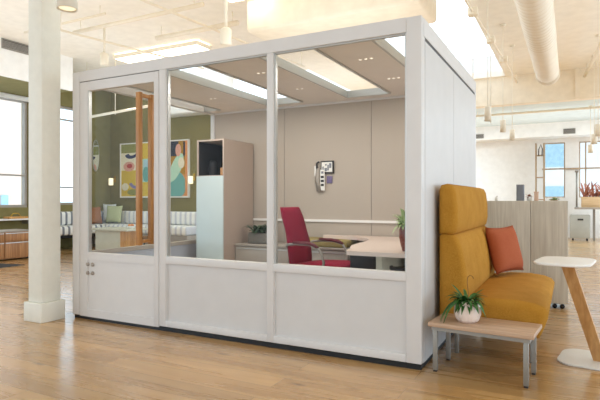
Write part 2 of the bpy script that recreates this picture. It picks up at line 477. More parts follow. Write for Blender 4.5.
# ------------------------------------------------------------------ office pod
pod = thing('office_pod', (-1.8, 1.18, 0), 'large white glass-fronted office pod with open slatted roof on the oak floor', 'office pod')
L, D, H = -3.59, 2.36, 2.5
MB().box(L+0.02, -0.008, 0.012, D-0.02, 0, 0.035).build('plinth', 'plinth', pod)
MB().box(L+0.07, -0.09, 0.07, D-0.07, 0.0352, 0.0358).build('bounce_floor', 'bounce_floor', pod)  # unseen pale floor layer, added to bounce light up to the roof panels
def P(name, mat, *b, bev=0.0, lab=None):
    o = MB().box(*b, bev).build(name, mat, pod)
    if lab: o['label'] = lab
    return o
# posts
P('corner_post', 'frame', -0.112, 0, 0, 0.07, 0.042, H, bev=0.006)
P('corner_post', 'frame', L, -3.49, 0, 0.07, 0.035, H, bev=0.006)
P('corner_post', 'frame', L, -3.52, D-0.07, D, 0.035, H, bev=0.006)
P('corner_post', 'frame', -0.07, 0, D-0.07, D, 0.035, H, bev=0.006)
P('mullion', 'frame', -2.424, -2.346, 0.0, 0.07, 0.044, 2.395, bev=0.003)
P('mullion', 'frame', -1.268, -1.208, 0.0, 0.07, 0.044, 2.395, bev=0.003)
P('top_rail', 'frame', -3.49, -0.112, 0.0, 0.07, 2.396, H)
P('top_rail', 'frame', L+0.0, L+0.07, 0.07, D-0.07, 2.396, H)
P('top_rail', 'frame', -3.52, -0.07, D-0.07, D, 2.396, H)
P('top_rail', 'frame', -0.07, 0, 0.07, D-0.07, 2.37, H)
# two fixed glazed bays of the front
for xa, xb in ((-2.346, -1.268), (-1.208, -0.112)):
    P('sill_rail', 'frame', xa, xb, 0.0, 0.07, 0.621, 0.682, bev=0.002)
    P('bottom_rail', 'frame', xa, xb, 0.0, 0.07, 0.044, 0.1, bev=0.002)
    m = MB(); m.box(xa, xb, 0.022, 0.056, 0.1, 0.621)
    m.box(xa, xa+0.012, 0.012, 0.022, 0.1, 0.621); m.box(xb-0.012, xb, 0.012, 0.022, 0.1, 0.621)
    m.build('lower_panel', 'panel', pod)
    P('glass_pane', 'glass', xa, xb, 0.032, 0.040, 0.682, 2.396)
    m = MB()
    for a, b in ((xa, xa+0.012), (xb-0.012, xb)): m.box(a, b, 0.02, 0.052, 0.682, 2.396)
    m.box(xa+0.012, xb-0.012, 0.02, 0.052, 2.386, 2.396)
    m.build('glazing_bead', 'trim', pod)
# door
m = MB()
m.box(-3.484, -3.372, 0.002, 0.05, 0.03, 2.388, 0.002); m.box(-2.49, -2.432, 0.002, 0.05, 0.03, 2.388, 0.002)
m.box(-3.372, -2.49, 0.002, 0.05, 2.296, 2.388); m.box(-3.372, -2.49, 0.002, 0.05, 0.60, 0.675); m.box(-3.372, -2.49, 0.002, 0.05, 0.03, 0.105)
m.box(-3.372, -2.49, 0.014, 0.04, 0.105, 0.60)
door = m.build('door', 'frame', pod)
MB().box(-3.372, -2.49, 0.022, 0.030, 0.675, 2.296).build('door_glass', 'glass', door)
m = MB(); m.box(-3.372, -3.36, 0.006, 0.046, 0.675, 2.296); m.build('glazing_bead', 'trim', door)
for yy in (-0.055, 0.10):
    MB().box(-2.640, -2.590, yy-0.02, yy+0.02, 0.78, 2.2, 0.005).build('handle_bar', 'handle', door)
for zz in (0.80, 2.16):
    MB().box(-2.633, -2.597, -0.036, 0.081, zz, zz+0.03, 0.003).build('handle_bracket', 'handle', door)
for x in (-3.375, -3.305):
    for z in (0.468, 0.555):
        m = MB(); m.tube([(x, 0.0015, z), (x, 0.014, z)], 0.019, n=14)
        m.build('round_dot', 'greylam', door)
m = MB(); m.box(-3.49, -2.424, 0.012, 0.06, 2.388, 2.396); m.box(-2.432, -2.424, 0.02, 0.06, 0.03, 2.388); m.build('door_gasket', 'gap', pod)
# right flank: two full-height panels under a header
P('flank_post', 'frame', -0.06, -0.003, 0.07, 0.105, 0.035, 2.37)
P('side_panel', 'panel', -0.06, -0.002, 0.111, 1.137, 0.035, 2.345)
P('side_panel', 'panel', -0.06, -0.002, 1.143, D-0.07, 0.035, 2.345)
m = MB(); m.box(-0.058, -0.008, 0.105, 0.111, 0.035, 2.37); m.box(-0.058, -0.008, 1.137, 1.143, 0.035, 2.37); m.box(-0.058, -0.006, 0.111, D-0.07, 2.345, 2.37)
m.build('panel_joint', 'gap', pod)
# left flank: solid dado and glass
P('lower_panel', 'coolgrey', L+0.01, L+0.06, 0.07, D-0.07, 0.035, 0.62)
P('sill_rail', 'greylam', L, L+0.07, 0.07, D-0.07, 0.62, 0.665)
P('glass_pane', 'glass', L+0.03, L+0.038, 0.07, D-0.07, 0.665, 2.396)
# back wall: fabric panels above and below a pale ledge
for xa, xb in ((-3.52, -2.403), (-2.397, -1.203), (-1.197, -0.07)):
    P('back_panel', 'taupe', xa, xb, D-0.055, D-0.01, 0.955, 2.396)
    P('back_panel', 'taupe', xa, xb, D-0.055, D-0.01, 0.035, 0.925)
P('wall_ledge', 'tablewhite', -3.52, -0.07, D-0.075, D-0.01, 0.925, 0.955)
for x in (-2.403, -1.203): P('panel_joint', 'gap', x, x+0.006, D-0.05, D-0.012, 0.035, 2.396)
# inner lining of the right flank
P('lining_panel', 'taupe', -0.085, -0.062, 0.1, D-0.07, 0.035, 2.37)
# roof: solid strips with open slots
for xa, xb in ((-3.27, -2.5), (-2.02, -1.4), (-0.9, -0.39)):
    rp = P('roof_panel', 'roof', xa+0.02, xb-0.02, 0.07, 2.07, 2.42, 2.47)
    e = MB(); e.box(xa, xa+0.02, 0.07, 2.07, 2.405, 2.485); e.box(xb-0.02, xb, 0.07, 2.07, 2.405, 2.485)
    e.build('edge_trim', 'trim', rp)
    cx = (xa+xb)/2
    for yy in (0.62, 1.42):
        for k in ((-0.05, 0, 0.05) if xa == -0.9 else (-0.03, 0.03)):
            d = MB(); d.tube([(cx+k, yy, 2.4185), (cx+k, yy, 2.422)], 0.013, n=12); d.build('downlight', 'downlight', rp)
P('roof_panel', 'roof', L+0.07, -0.07, 2.07, D-0.07, 2.42, 2.47)
for xa, xb in ((L+0.07, -3.27), (-2.5, -2.02), (-1.4, -0.9), (-0.39, -0.07)): P('edge_trim', 'trim', xa, xb, 2.05, 2.07, 2.405, 2.485)
# ---- furniture in the pod
t = thing('storage_tower', (-3.08, 1.96, 0), 'tall storage tower with pale blue door and open dark cubby in the pod corner', 'cabinet')
m = MB(); x0, x1, y0, y1 = -3.29, -2.87, 1.62, 2.28
m.box(x0, x0+0.02, y0, y1, 0.035, 1.96); m.box(x1-0.02, x1, y0, y1, 0.035, 1.96); m.box(x0+0.02, x1-0.02, y1-0.02, y1, 0.035, 1.96)
m.box(x0+0.02, x1-0.02, y0, y1-0.02, 1.94, 1.96); m.box(x0+0.02, x1-0.02, y0+0.02, y1-0.02, 1.49, 1.51); m.box(x0+0.02, x1-0.02, y0+0.02, y1-0.02, 0.035, 0.06)
m.build('body', 'taupelam', t)
MB().box(x0+0.004, x1-0.004, y0-0.018, y0, 0.05, 1.5, 0.003).build('door', 'bluelam', t)
MB().box(x0+0.021, x1-0.021, y1-0.03, y1-0.021, 1.51, 1.94).build('cubby_back', 'darksteel', t)
MB().box(x0+0.021, x0+0.025, y0+0.01, y1-0.03, 1.51, 1.94).build('cubby_lining', 'darksteel', t)
o = MB().lathe([(0.05, 0), (0.06, 0.02), (0.06, 0.16), (0.045, 0.2), (0.0, 0.2)], (-3.17, 1.8, 1.511)).build('storage_jar', 'black')
solo(tag(o, 'dark round jar standing in the cubby of the storage tower', 'jar'), (-3.17, 1.8, 1.511))
o = MB().box(-3.0, -2.93, 1.72, 1.84, 1.511, 1.61, 0.004).build('wooden_box', 'oak')
solo(tag(o, 'small brown wooden box in the cubby of the storage tower', 'box'), (-2.965, 1.78, 1.511))

t = thing('low_credenza', (-2.05, 2.05, 0), 'low warm grey credenza with long drawers along the pod back wall', 'credenza')
MB().box(-2.86, -1.30, 1.86, 2.28, 0.035, 0.62).build('body', 'greylam', t)
MB().box(-2.862, -1.298, 1.84, 2.283, 0.62, 0.645, 0.003).build('top', 'greylam', t)
for i in range(2):
    xa = -2.855 + i*0.778
    for za, zb in ((0.34, 0.605), (0.05, 0.33)):
        d = MB().box(xa, xa+0.77, 1.842, 1.86, za, zb, 0.003).build('drawer', 'greylam', t)
        MB().box(xa+0.02, xa+0.75, 1.836, 1.842, zb-0.02, zb-0.008).build('drawer_pull', 'trim', d)
t = MB().box(-2.1, -1.34, 1.88, 2.26, 0.646, 0.735, 0.03, seg=3).build('seat_cushion', 'moss')
solo(tag(t, 'long mossy yellow seat cushion lying on the low credenza', 'cushion'), (-1.72, 2.07, 0.646))
t = thing('planter', (-2.66, 2.03, 0.646), 'grey planter of dark leafy plants on the credenza beside the storage tower', 'planter')
MB().box(-2.74, -2.46, 1.95, 2.12, 0.647, 0.78, 0.012).build('container', 'greypot', t)
MB().box(-2.73, -2.47, 1.96, 2.11, 0.775, 0.783).build('soil', 'soil', t)
m = MB()
for i in range(70):
    a = random.uniform(0, 2*PI); p = (random.uniform(-2.70, -2.48), random.uniform(1.97, 2.1), 0.782)
    m.leaf(p, (math.cos(a), math.sin(a)), random.uniform(0.12, 0.22), 0.035, random.uniform(0.5, 1.0), rise=random.uniform(0.7, 1.3))
m.build('foliage', 'leafdark', t)

# desk with a round cut-out
t = thing('worktop_desk', (-0.5, 1.3, 0), 'pale curved desk with rounded cut-out along the pod right wall', 'desk')
pts = [(-0.09, 0.44), (-0.09, 2.282), (-1.76, 2.282), (-1.79, 2.2), (-1.75, 2.12), (-1.5, 2.08), (-1.25, 1.99), (-1.09, 1.86), (-1.0, 1.68), (-0.96, 1.45), (-0.95, 1.2), (-0.92, 0.98), (-0.87, 0.82), (-0.81, 0.68), (-0.79, 0.54), (-0.75, 0.44)]
MB().prism(pts, 0.735, 0.77).build('worktop', 'desk', t)
m = MB(); m.prism(rrect(-0.47, 0.85, 0.19, 0.16, 0.05), 0.035, 0.735, None, True); m.build('leg', 'sage', t)
m = MB(); m.prism([(-0.66, 0.93), (-0.575, 0.87), (-0.575, 0.9), (-0.64, 0.96)], 0.05, 0.735); m.build('leg_fin', 'sage', t)
MB().box(-1.62, -1.56, 2.15, 2.21, 0.035, 0.735, 0.008).build('leg', 'steel', t)
MB().box(-0.14, -0.09, 1.85, 2.2, 0.035, 0.735).build('end_panel', 'sage', t)
t = thing('file_pedestal', (-0.9, 1.3, 0), 'black file pedestal under the curved desk behind its pale leg', 'cabinet')
MB().box(-0.99, -0.56, 1.12, 1.62, 0.035, 0.715, 0.004).build('body', 'black', t)
for za, zb in ((0.05, 0.37), (0.38, 0.70)):
    d = MB().box(-0.985, -0.565, 1.10, 1.12, za, zb, 0.003).build('drawer', 'black', t)
    MB().box(-0.86, -0.68, 1.09, 1.10, zb-0.06, zb-0.045).build('handle', 'darksteel', d)
t = thing('waste_bin', (-0.33, 0.72, 0), 'black waste bin under the desk beside the pod corner post', 'bin')
MB().lathe([(0.11, 0.035), (0.13, 0.4), (0.13, 0.62), (0.12, 0.62), (0.1, 0.06), (0.0, 0.06)], (-0.33, 0.75, 0)).build('body', 'black', t)
MB().lathe([(0.128, 0.6), (0.137, 0.605), (0.137, 0.628), (0.128, 0.63), (0.12, 0.62)], (-0.33, 0.75, 0)).build('rim', 'darksteel', t)

# vase with fern on the desk
t = thing('potted_plant', (-0.29, 0.66, 0.77), 'maroon vase holding pale green drooping leaves on the curved desk', 'plant')
MB().lathe([(0.0, 0), (0.04, 0), (0.055, 0.05), (0.068, 0.12), (0.066, 0.18), (0.055, 0.21), (0.06, 0.225), (0.05, 0.222), (0.05, 0.19), (0.0, 0.19)], (-0.29, 0.66, 0.77)).build('vase', 'vase', t)
m = MB()
for i in range(130):
    a = random.uniform(0, 2*PI); r = random.uniform(0, 0.045)
    m.leaf((-0.29+r*math.cos(a), 0.66+r*math.sin(a), 0.97), (math.cos(a), math.sin(a)), random.uniform(0.05, 0.13), random.uniform(0.02, 0.034), random.uniform(0.6, 1.5), rise=random.uniform(0.7, 2.2))
m.build('foliage', 'leaflight', t)

# task chair
def make_chair():
    t = thing('task_chair', (0, 0, 0), 'crimson task chair with grey loop arms facing the curved desk', 'chair')
    m = MB(); rings = []
    for k in range(13):                    # backrest: gently curved slab leaning backwards
        z = 0.44 + 0.68*k/12; x = -0.215 - 0.02*math.sin(PI*k/12)*-1 - 0.15*(k/12)**1.3
        w = 0.225 if k < 11 else 0.222-0.008*(k-10); w = w*(0.9+0.1*math.sin(PI*min(1, k/7)))
        th = 0.03 if 0 < k < 12 else 0.014
        ring = [(x+0.02*(abs(s)**2)+th/2, s*w, z) for s in (-1, -0.5, 0, 0.5, 1)] + [(x+0.02*(abs(s)**2)-th/2, s*w, z) for s in (1, 0.5, 0, -0.5, -1)]
        rings.append(ring)
    m.loft(rings); m.build('backrest', 'red', t, local=True)
    m = MB(); m.puff_y([(-0.2, 0.44), (0.32, 0.45), (0.395, 0.47), (0.415, 0.50), (0.39, 0.525), (0.28, 0.54), (0, 0.53), (-0.2, 0.505)], -0.235, 0.235, 0.03); m.build('seat', 'red', t, local=True)
    for s in (-1, 1):
        pts = [(-0.235, s*0.235, 0.70), (-0.2, s*0.27, 0.725), (-0.08, s*0.28, 0.738), (0.08, s*0.28, 0.735), (0.17, s*0.28, 0.71), (0.22, s*0.28, 0.65), (0.245, s*0.275, 0.56), (0.22, s*0.26, 0.47), (0.12, s*0.2, 0.43)]
        fine = []
        for i in range(len(pts)-1):
            for q in (0, 0.5): fine.append(tuple(Vector(pts[i]).lerp(Vector(pts[i+1]), q)))
        fine.append(pts[-1])
        a = MB().tube(fine, 0.014, n=8).build('armrest', 'steel', t, local=True)
        MB().tube([(-0.12, s*0.28, 0.748), (0.04, s*0.28, 0.748), (0.13, s*0.28, 0.735), (0.185, s*0.28, 0.705)], [0.018, 0.02, 0.02, 0.014], n=8).build('arm_pad', 'redshade', a, local=True)
    MB().tube([(0, 0, 0.1), (0, 0, 0.3), (0, 0, 0.3), (0, 0, 0.44)], [0.03, 0.03, 0.022, 0.022]).build('gas_column', 'darksteel', t, local=True)
    m = MB()
    for k in range(5):
        a = 2*PI*k/5+0.3; m.tube([(0, 0, 0.12), (0.28*math.cos(a), 0.28*math.sin(a), 0.075)], [0.03, 0.016], n=8)
    b = m.build('star_base', 'steel', t, local=True)
    for k in range(5):
        a = 2*PI*k/5+0.3; x, y = 0.285*math.cos(a), 0.285*math.sin(a)
        MB().tube([(x-0.02*math.sin(a), y+0.02*math.cos(a), 0.065), (x+0.02*math.sin(a), y-0.02*math.cos(a), 0.065)], 0.03, n=12).build('caster', 'black', b, local=True)
    return t
ch = make_chair(); ch.location = (-1.53, 1.47, 0); ch.rotation_euler = (0, 0, math.radians(-4))

# things pinned to the pod back wall
yb = D-0.056
t = thing('wall_tablet', (-1.775, yb, 1.53), 'black framed tablet with black and white picture on the pod back wall', 'tablet')
MB().box(-1.865, -1.685, yb-0.02, yb, 1.53, 1.69, 0.004).build('case', 'ink', t)
m = MB(); m.box(-1.85, -1.705, yb-0.022, yb-0.0195, 1.55, 1.675, mat='paper')
for a, b_, z0, z1 in ((-1.84, -1.82, 1.56, 1.62), (-1.81, -1.775, 1.56, 1.6), (-1.77, -1.75, 1.57, 1.64), (-1.745, -1.715, 1.6, 1.66), (-1.80, -1.78, 1.63, 1.65)):
    m.box(a, b_, yb-0.0235, yb-0.0215, z0, z1, mat='greybox')
m.build('screen', None, t)
t = thing('photo_strip', (-1.835, yb, 1.3), 'narrow white strip of small black pictures hanging below the wall tablet', 'photo strip')
m = MB(); m.box(-1.865, -1.805, yb-0.03, yb-0.022, 1.32, 1.58, mat='paper')
for z in (1.375, 1.425, 1.475): m.box(-1.857, -1.815, yb-0.032, yb-0.0295, z, z+0.028, mat='ink')
m.box(-1.85, -1.82, yb-0.032, yb-0.0295, 1.53, 1.56, mat='greybox')
m.build('strip', None, t)
o = MB().box(-1.785, -1.71, yb-0.012, yb, 1.41, 1.50, 0.002).build('note_card', 'violet'); solo(tag(o, 'small violet card pinned under the wall tablet', 'card'), (-1.745, yb, 1.41))
t = thing('wall_hook', (-1.92, yb, 1.3), 'white wall hook rail with grey cloth hanging left of the wall tablet', 'hook')
MB().box(-1.955, -1.925, yb-0.02, yb, 1.5, 1.63, 0.004).build('rail', 'paper', t)
MB().tube([(-1.91, yb-0.03, 1.60), (-1.905, yb-0.05, 1.66), (-1.89, yb-0.02, 1.68)], 0.012).build('hook', 'darksteel', t)
m = MB(); m.loft([[(-1.925, yb-0.02, 1.6), (-1.89, yb-0.045, 1.6), (-1.87, yb-0.02, 1.6), (-1.89, yb-0.004, 1.6)],
                  [(-1.945, yb-0.02, 1.45), (-1.9, yb-0.055, 1.45), (-1.868, yb-0.02, 1.45), (-1.9, yb-0.004, 1.45)],
                  [(-1.92, yb-0.02, 1.31), (-1.87, yb-0.045, 1.3), (-1.84, yb-0.02, 1.31), (-1.88, yb-0.004, 1.31)]]); m.build('cloth', 'greylam', t)

# ------------------------------------------------------------------ mustard sofa
s = thing('lounge_sofa', (0.4, 1.2, 0), 'mustard wool high-backed sofa standing against the pod side wall', 'sofa')
ya, yb2 = 0.385, 2.03
MB().box(0.035, 0.135, 0.43, 1.985, 0.24, 1.28, 0.03).build('inner_shell', 'mustard', s)
m = MB(); m.puff_y([(0.03, 0.94), (0.03, 1.28), (0.045, 1.315), (0.09, 1.325), (0.135, 1.31), (0.155, 1.27), (0.17, 1.15), (0.172, 1.03), (0.16, 0.96), (0.14, 0.935)], ya, yb2, 0.045)
m.build('headrest', 'mustard', s)
m = MB(); m.puff_y([(0.03, 0.22), (0.03, 0.93), (0.06, 0.945), (0.14, 0.94), (0.172, 0.915), (0.2, 0.84), (0.225, 0.72), (0.242, 0.6), (0.246, 0.5), (0.23, 0.44), (0.2, 0.22)], ya, yb2, 0.05)
m.build('backrest', 'mustard', s)
m = MB(); m.puff_y([(0.10, 0.21), (0.12, 0.42), (0.22, 0.452), (0.4, 0.478), (0.58, 0.48), (0.7, 0.465), (0.765, 0.44), (0.79, 0.405), (0.785, 0.36), (0.755, 0.27), (0.73, 0.215), (0.6, 0.205)], ya, yb2, 0.06, steps=8)
m.build('seat', 'mustard', s)
for x in (0.12, 0.66):
    for y in (0.56, 1.95):
        MB().box(x, x+0.03, y-0.015, y+0.015, 0, 0.21, 0.004).build('leg', 'steel', s)
o = MB().pillow((0.355, 1.80, 0.72), 0.45, 0.46, 0.15, rotz(math.radians(-28)) @ roty(math.radians(-15)) @ rotx(math.radians(1))).build('throw_pillow', 'rust')
solo(tag(o, 'rust orange throw pillow leaning on the mustard sofa back', 'pillow'), (0.365, 1.83, 0.48))

# ------------------------------------------------------------------ low bench table
t = thing('bench_table', (0.4, 0.17, 0), 'low wood-topped bench table on grey legs at the near end of the mustard sofa', 'table')
MB().box(0.055, 0.74, -0.02, 0.345, 0.316, 0.346, 0.005).build('top', 'benchwood', t)
m = MB(); m.box(0.08, 0.715, -0.005, 0.015, 0.29, 0.316); m.box(0.08, 0.715, 0.31, 0.33, 0.29, 0.316); m.box(0.08, 0.1, 0.015, 0.31, 0.29, 0.316); m.box(0.695, 0.715, 0.015, 0.31, 0.29, 0.316); m.build('apron', 'steel', t)
for x in (0.085, 0.675):
    for y in (0.0, 0.30):
        l = MB().box(x, x+0.032, y, y+0.022, 0.012, 0.29, 0.002).build('leg', 'steel', t)
        MB().box(x+0.004, x+0.028, y+0.002, y+0.02, 0, 0.012).build('foot', 'black', l)
t.rotation_euler = (0, 0, -0.09)
t = thing('potted_plant', (0.285, 0.15, 0.346), 'scalloped blush pot of dark arching leaves on the low bench table', 'plant')
pc = (0.285, 0.15, 0.346)
MB().lathe([(0.0, 0), (0.052, 0), (0.068, 0.02), (0.08, 0.06), (0.08, 0.10), (0.07, 0.14), (0.062, 0.152), (0.055, 0.148), (0.05, 0.125), (0.0, 0.125)], pc, 56, None, 7, 0.16).build('pot', 'pot', t)
MB().lathe([(0.0, 0.124), (0.05, 0.126), (0.05, 0.132), (0.0, 0.136)], pc).build('soil', 'soil', t)
m = MB(); rnd = random.Random(3)
for i in range(110):
    a = rnd.uniform(0, 2*PI); r = rnd.uniform(0, 0.035)
    m.leaf((pc[0]+r*math.cos(a), pc[1]+r*math.sin(a), 0.478), (math.cos(a), math.sin(a)), rnd.uniform(0.06, 0.16), rnd.uniform(0.02, 0.036), rnd.uniform(0.3, 1.1), rise=rnd.uniform(0.35, 1.1))
for a in (3.4, 3.7, 3.55, 4.0):
    m.leaf((pc[0]-0.05, pc[1]-0.02, 0.475), (math.cos(a), math.sin(a)), 0.17, 0.026, 1.4, rise=0.5)
m.build('foliage', 'leaf', t)
m = MB(); m.tube([(0.285, 0.15, 0.44), (0.29, 0.16, 0.55), (0.282, 0.16, 0.62), (0.285, 0.16, 0.655), (0.3, 0.16, 0.672), (0.318, 0.16, 0.665), (0.325, 0.16, 0.648)], 0.0028, n=6); m.build('stem', 'stem', t)

# ------------------------------------------------------------------ laptop table
t = thing('laptop_table', (1.06, 0.8, 0), 'white-topped laptop table on a leaning oak post beside the mustard sofa', 'table')
an = math.radians(-8)
MB().prism(rrect(0.892, 0.64, 0.37, 0.54, 0.13, an), 0.740, 0.760, None, False, 0.006).build('top', 'tablewhite', t)
MB().prism(rrect(1.08, 0.82, 0.46, 0.48, 0.13, an), 0.0, 0.014, None, False, 0.004).build('base', 'basewhite', t)
m = MB()
tp, bt = Vector((0.905, 0.61, 0.740)), Vector((1.12, 0.79, 0.014))
ax = Vector((math.cos(an), math.sin(an), 0)); ay = Vector((-math.sin(an), math.cos(an), 0))
m.loft([[p + ax*sx*0.042 + ay*sy*0.022 for sx, sy in ((-1, -1), (1, -1), (1, 1), (-1, 1))] for p in (bt, tp)], None, False)
m.build('post', 'oak', t)

# ------------------------------------------------------------------ divider with its objects
t = thing('rolling_divider', (0.45, 2.9, 0), 'chest-high grey ash divider cabinet on small casters behind the mustard sofa', 'divider')
MB().box(0.03, 0.525, 2.75, 3.15, 0.06, 1.19, 0.003).build('panel', 'greywood', t)
MB().box(0.529, 0.9, 2.75, 3.15, 0.06, 1.19, 0.003).build('panel', 'greywood', t)
MB().box(0.06, 0.87, 2.79, 3.11, 0.05, 0.06).build('base_rail', 'steel', t)
for x in (0.12, 0.62, 0.77, 0.845):
    MB().tube([(x, 2.78, 0.025), (x, 2.80, 0.025)], 0.025, n=12).build('caster', 'black', t)
o = MB().box(0.365, 0.445, 2.9, 3.0, 1.191, 1.38, 0.003).build('speaker_box', 'greybox'); solo(tag(o, 'upright slate grey box standing on top of the ash divider', 'box'), (0.405, 2.95, 1.191))
t = thing('potted_plant', (0.50, 2.95, 1.191), 'tiny plant in pale pot on the divider beside the slate grey box', 'plant')
MB().lathe([(0, 0), (0.022, 0), (0.028, 0.05), (0.024, 0.05), (0, 0.045)], (0.50, 2.95, 1.191)).build('pot', 'paper', t)
m = MB()
for i in range(16):
    a = rnd.uniform(0, 2*PI); m.leaf((0.50, 2.95, 1.225), (math.cos(a), math.sin(a)), 0.06, 0.016, 0.7, rise=rnd.uniform(0.6, 1.6))
m.build('foliage', 'leafred', t)
t = thing('flower_pot', (0.575, 2.95, 1.191), 'square peach pot standing empty on top of the ash divider', 'pot')
m = MB(); m.box(0.553, 0.598, 2.925, 2.97, 1.191, 1.29, 0.004); m.build('body', 'peachpot', t)
MB().box(0.549, 0.602, 2.921, 2.974, 1.282, 1.296, 0.003).build('rim', 'peachpot', t)
t = thing('twig_vase', (0.14, 2.95, 1.191), 'tiny white vase with twigs on the divider close to the sofa headrest', 'vase')
MB().lathe([(0, 0), (0.014, 0), (0.018, 0.03), (0.012, 0.045), (0, 0.045)], (0.14, 2.95, 1.191)).build('body', 'paper', t)
MB().tube([(0.14, 2.95, 1.22), (0.15, 2.95, 1.25)], 0.003, n=5).build('twig', 'stem', t)
t = thing('potted_plant', (0.76, 2.95, 1.191), 'small bright green plant in a shallow tray on the ash divider', 'plant')
MB().box(0.72, 0.80, 2.91, 2.99, 1.191, 1.2, 0.003).build('tray', 'brownpost', t)
m = MB()
for i in range(26):
    a = rnd.uniform(0, 2*PI); m.leaf((0.76+rnd.uniform(-.02, .02), 2.95, 1.198), (math.cos(a), math.sin(a)), 0.055, 0.02, 0.8, rise=rnd.uniform(0.6, 1.4))
m.build('foliage', 'leaflight', t)

# ------------------------------------------------------------------ far office
t = thing('standing_desk', (1.9, 13.9, 0), 'far grey desk below the windows carrying a planter', 'desk')
MB().box(1.02, 3.2, 13.6, 14.3, 0.93, 0.98, 0.004).build('top', 'greylam', t)
for x in (1.5, 3.1): MB().box(x, x+0.06, 13.9, 13.96, 0, 0.93).build('leg', 'steel', t)
t = thing('mobile_pedestal', (1.17, 14.0, 0), 'pale grey mobile pedestal under the far desk', 'pedestal')
MB().box(0.90, 1.43, 13.7, 14.2, 0.07, 0.76, 0.02).build('body', 'ped', t)
MB().box(1.1, 1.25, 13.69, 13.7, 0.6, 0.65).build('handle', 'darksteel', t)
for x in (0.98, 1.35):
    for y in (13.78, 14.1): MB().tube([(x-0.02, y, 0.035), (x+0.02, y, 0.035)], 0.035, n=10).build('caster', 'black', t)
t = thing('desk_lamp', (1.08, 13.8, 0.98), 'thin grey lamp pole standing on the far desk', 'lamp')
MB().lathe([(0, 0), (0.06, 0), (0.06, 0.015), (0, 0.02)], (1.08, 13.8, 0.98)).build('base', 'steel', t)
MB().tube([(1.08, 13.8, 0.99), (1.08, 13.8, 2.02)], 0.026).build('pole', 'steel', t)
MB().box(1.03, 1.13, 13.6, 13.86, 2.02, 2.07, 0.01).build('head', 'steel', t)
t = thing('planter', (1.6, 13.95, 0.98), 'long tan planter of reddish plants on the far desk', 'planter')
MB().box(1.2, 2.2, 13.8, 14.1, 0.98, 1.29, 0.01).build('box', 'woodbox', t)
m = MB()
for i in range(60):
    a = rnd.uniform(0, 2*PI); m.leaf((rnd.uniform(1.25, 2.15), rnd.uniform(13.85, 14.05), 1.28), (math.cos(a), math.sin(a)), rnd.uniform(0.2, 0.5), 0.06, rnd.uniform(0.1, 0.6), rise=rnd.uniform(0.9, 1.5))
m.build('foliage', 'leafred', t)
t = thing('open_bookcase', (0.05, 14.5, 0), 'narrow brown open bookcase against the far white wall', 'bookcase')
for x in (-0.08, 0.16): MB().box(x, x+0.04, 14.4, 14.7, 0, 3.0).build('side', 'brownpost', t)
for z in (0.3, 1.2, 1.9, 2.6): MB().box(-0.04, 0.16, 14.4, 14.7, z, z+0.03).build('shelf', 'brownpost', t)
m = MB(); m.tube([(0.02, 14.38, 2.6), (0.03, 14.36, 2.8), (0.09, 14.36, 2.95), (0.13, 14.38, 2.8), (0.12, 14.38, 2.6)], 0.015); m.build('hanging_loop', 'darksteel', t)

# ------------------------------------------------------------------ lounge on the left
t = thing('banquette', (-8.8, 6.2, 0), 'white and grey striped banquette along the olive lounge wall', 'bench')
MB().box(-10.25, -7.0, 5.85, 6.57, 0.05, 0.36).build('base', 'greylam', t)
MB().box(-10.25, -7.0, 5.82, 6.4, 0.36, 0.58, 0.05).build('seat', 'stripe', t)
m = MB(); m.box(-10.25, -7.0, 6.36, 6.58, 0.58, 0.91, 0.05); m.build('backrest', 'stripe', t)
MB().box(-10.25, -9.62, 4.2, 5.85, 0.3, 0.36).build('base', 'black', t)
MB().box(-10.25, -9.58, 4.2, 5.82, 0.36, 0.58, 0.05).build('seat', 'stripey', t)
MB().box(-10.29, -10.08, 4.2, 6.36, 0.58, 0.91, 0.05).build('backrest', 'stripey', t)
for y in (4.3, 4.95, 5.6): MB().box(-9.72, -9.66, y, y+0.06, 0, 0.3).build('leg', 'warmwood', t)
for x in (-10.1, -7.2): MB().box(x, x+0.06, 5.9, 5.96, 0, 0.05).build('foot', 'black', t)
for (c, w, ang, mt, lb) in (((-9.93, 5.72, 0.80), 0.50, 0, 'brownpillow', 'rusty brown pillow on the short run of the striped banquette'),
                            ((-9.72, 6.19, 0.83), 0.48, -78, 'greenpillow', 'pale sage pillow next to the rusty brown one'),
                            ((-9.98, 6.28, 0.87), 0.34, -40, 'whitepillow', 'white pillow tucked into the banquette corner behind two pillows')):
    o = MB().pillow(c, w, 0.46, 0.13, rotz(math.radians(ang)) @ roty(math.radians(-10))).build('throw_pillow', mt)
    solo(tag(o, lb, 'pillow'), (c[0], c[1], 0.58))
t = thing('lounge_table', (-7.95, 4.7, 0), 'sage sided lounge table with a honey wood end by the banquette', 'table')
MB().box(-8.5, -7.3, 4.3, 5.0, 0.54, 0.58, 0.004).build('top', 'sage', t)
MB().box(-8.3, -7.56, 4.36, 4.9, 0, 0.54).build('body', 'sage', t)
MB().box(-7.56, -7.54, 4.37, 4.89, 0.01, 0.53).build('end_panel', 'warmwood', t)
t = thing('fruit_bowl', (-7.5, 4.6, 0.58), 'white bowl of orange fruit on the lounge table', 'bowl')
MB().lathe([(0, 0), (0.04, 0), (0.09, 0.06), (0.085, 0.06), (0.03, 0.012), (0, 0.012)], (-7.5, 4.6, 0.58)).build('bowl', 'paper', t)
fr = []
for i, (dx, dy, w) in enumerate(((-0.03, 0, 'in the middle of'), (0.035, 0.02, 'at the back of'), (0.02, -0.04, 'at the front of'))):
    o = MB().lathe([(0, -0.035), (0.025, -0.025), (0.035, 0), (0.025, 0.025), (0, 0.035)], (-7.5+dx, 4.6+dy, 0.652), 12).build('orange_fruit', 'a_or')
    solo(tag(o, 'orange fruit lying in the white bowl on the lounge table', 'fruit', 'oranges in the bowl'), (-7.5+dx, 4.6+dy, 0.617))
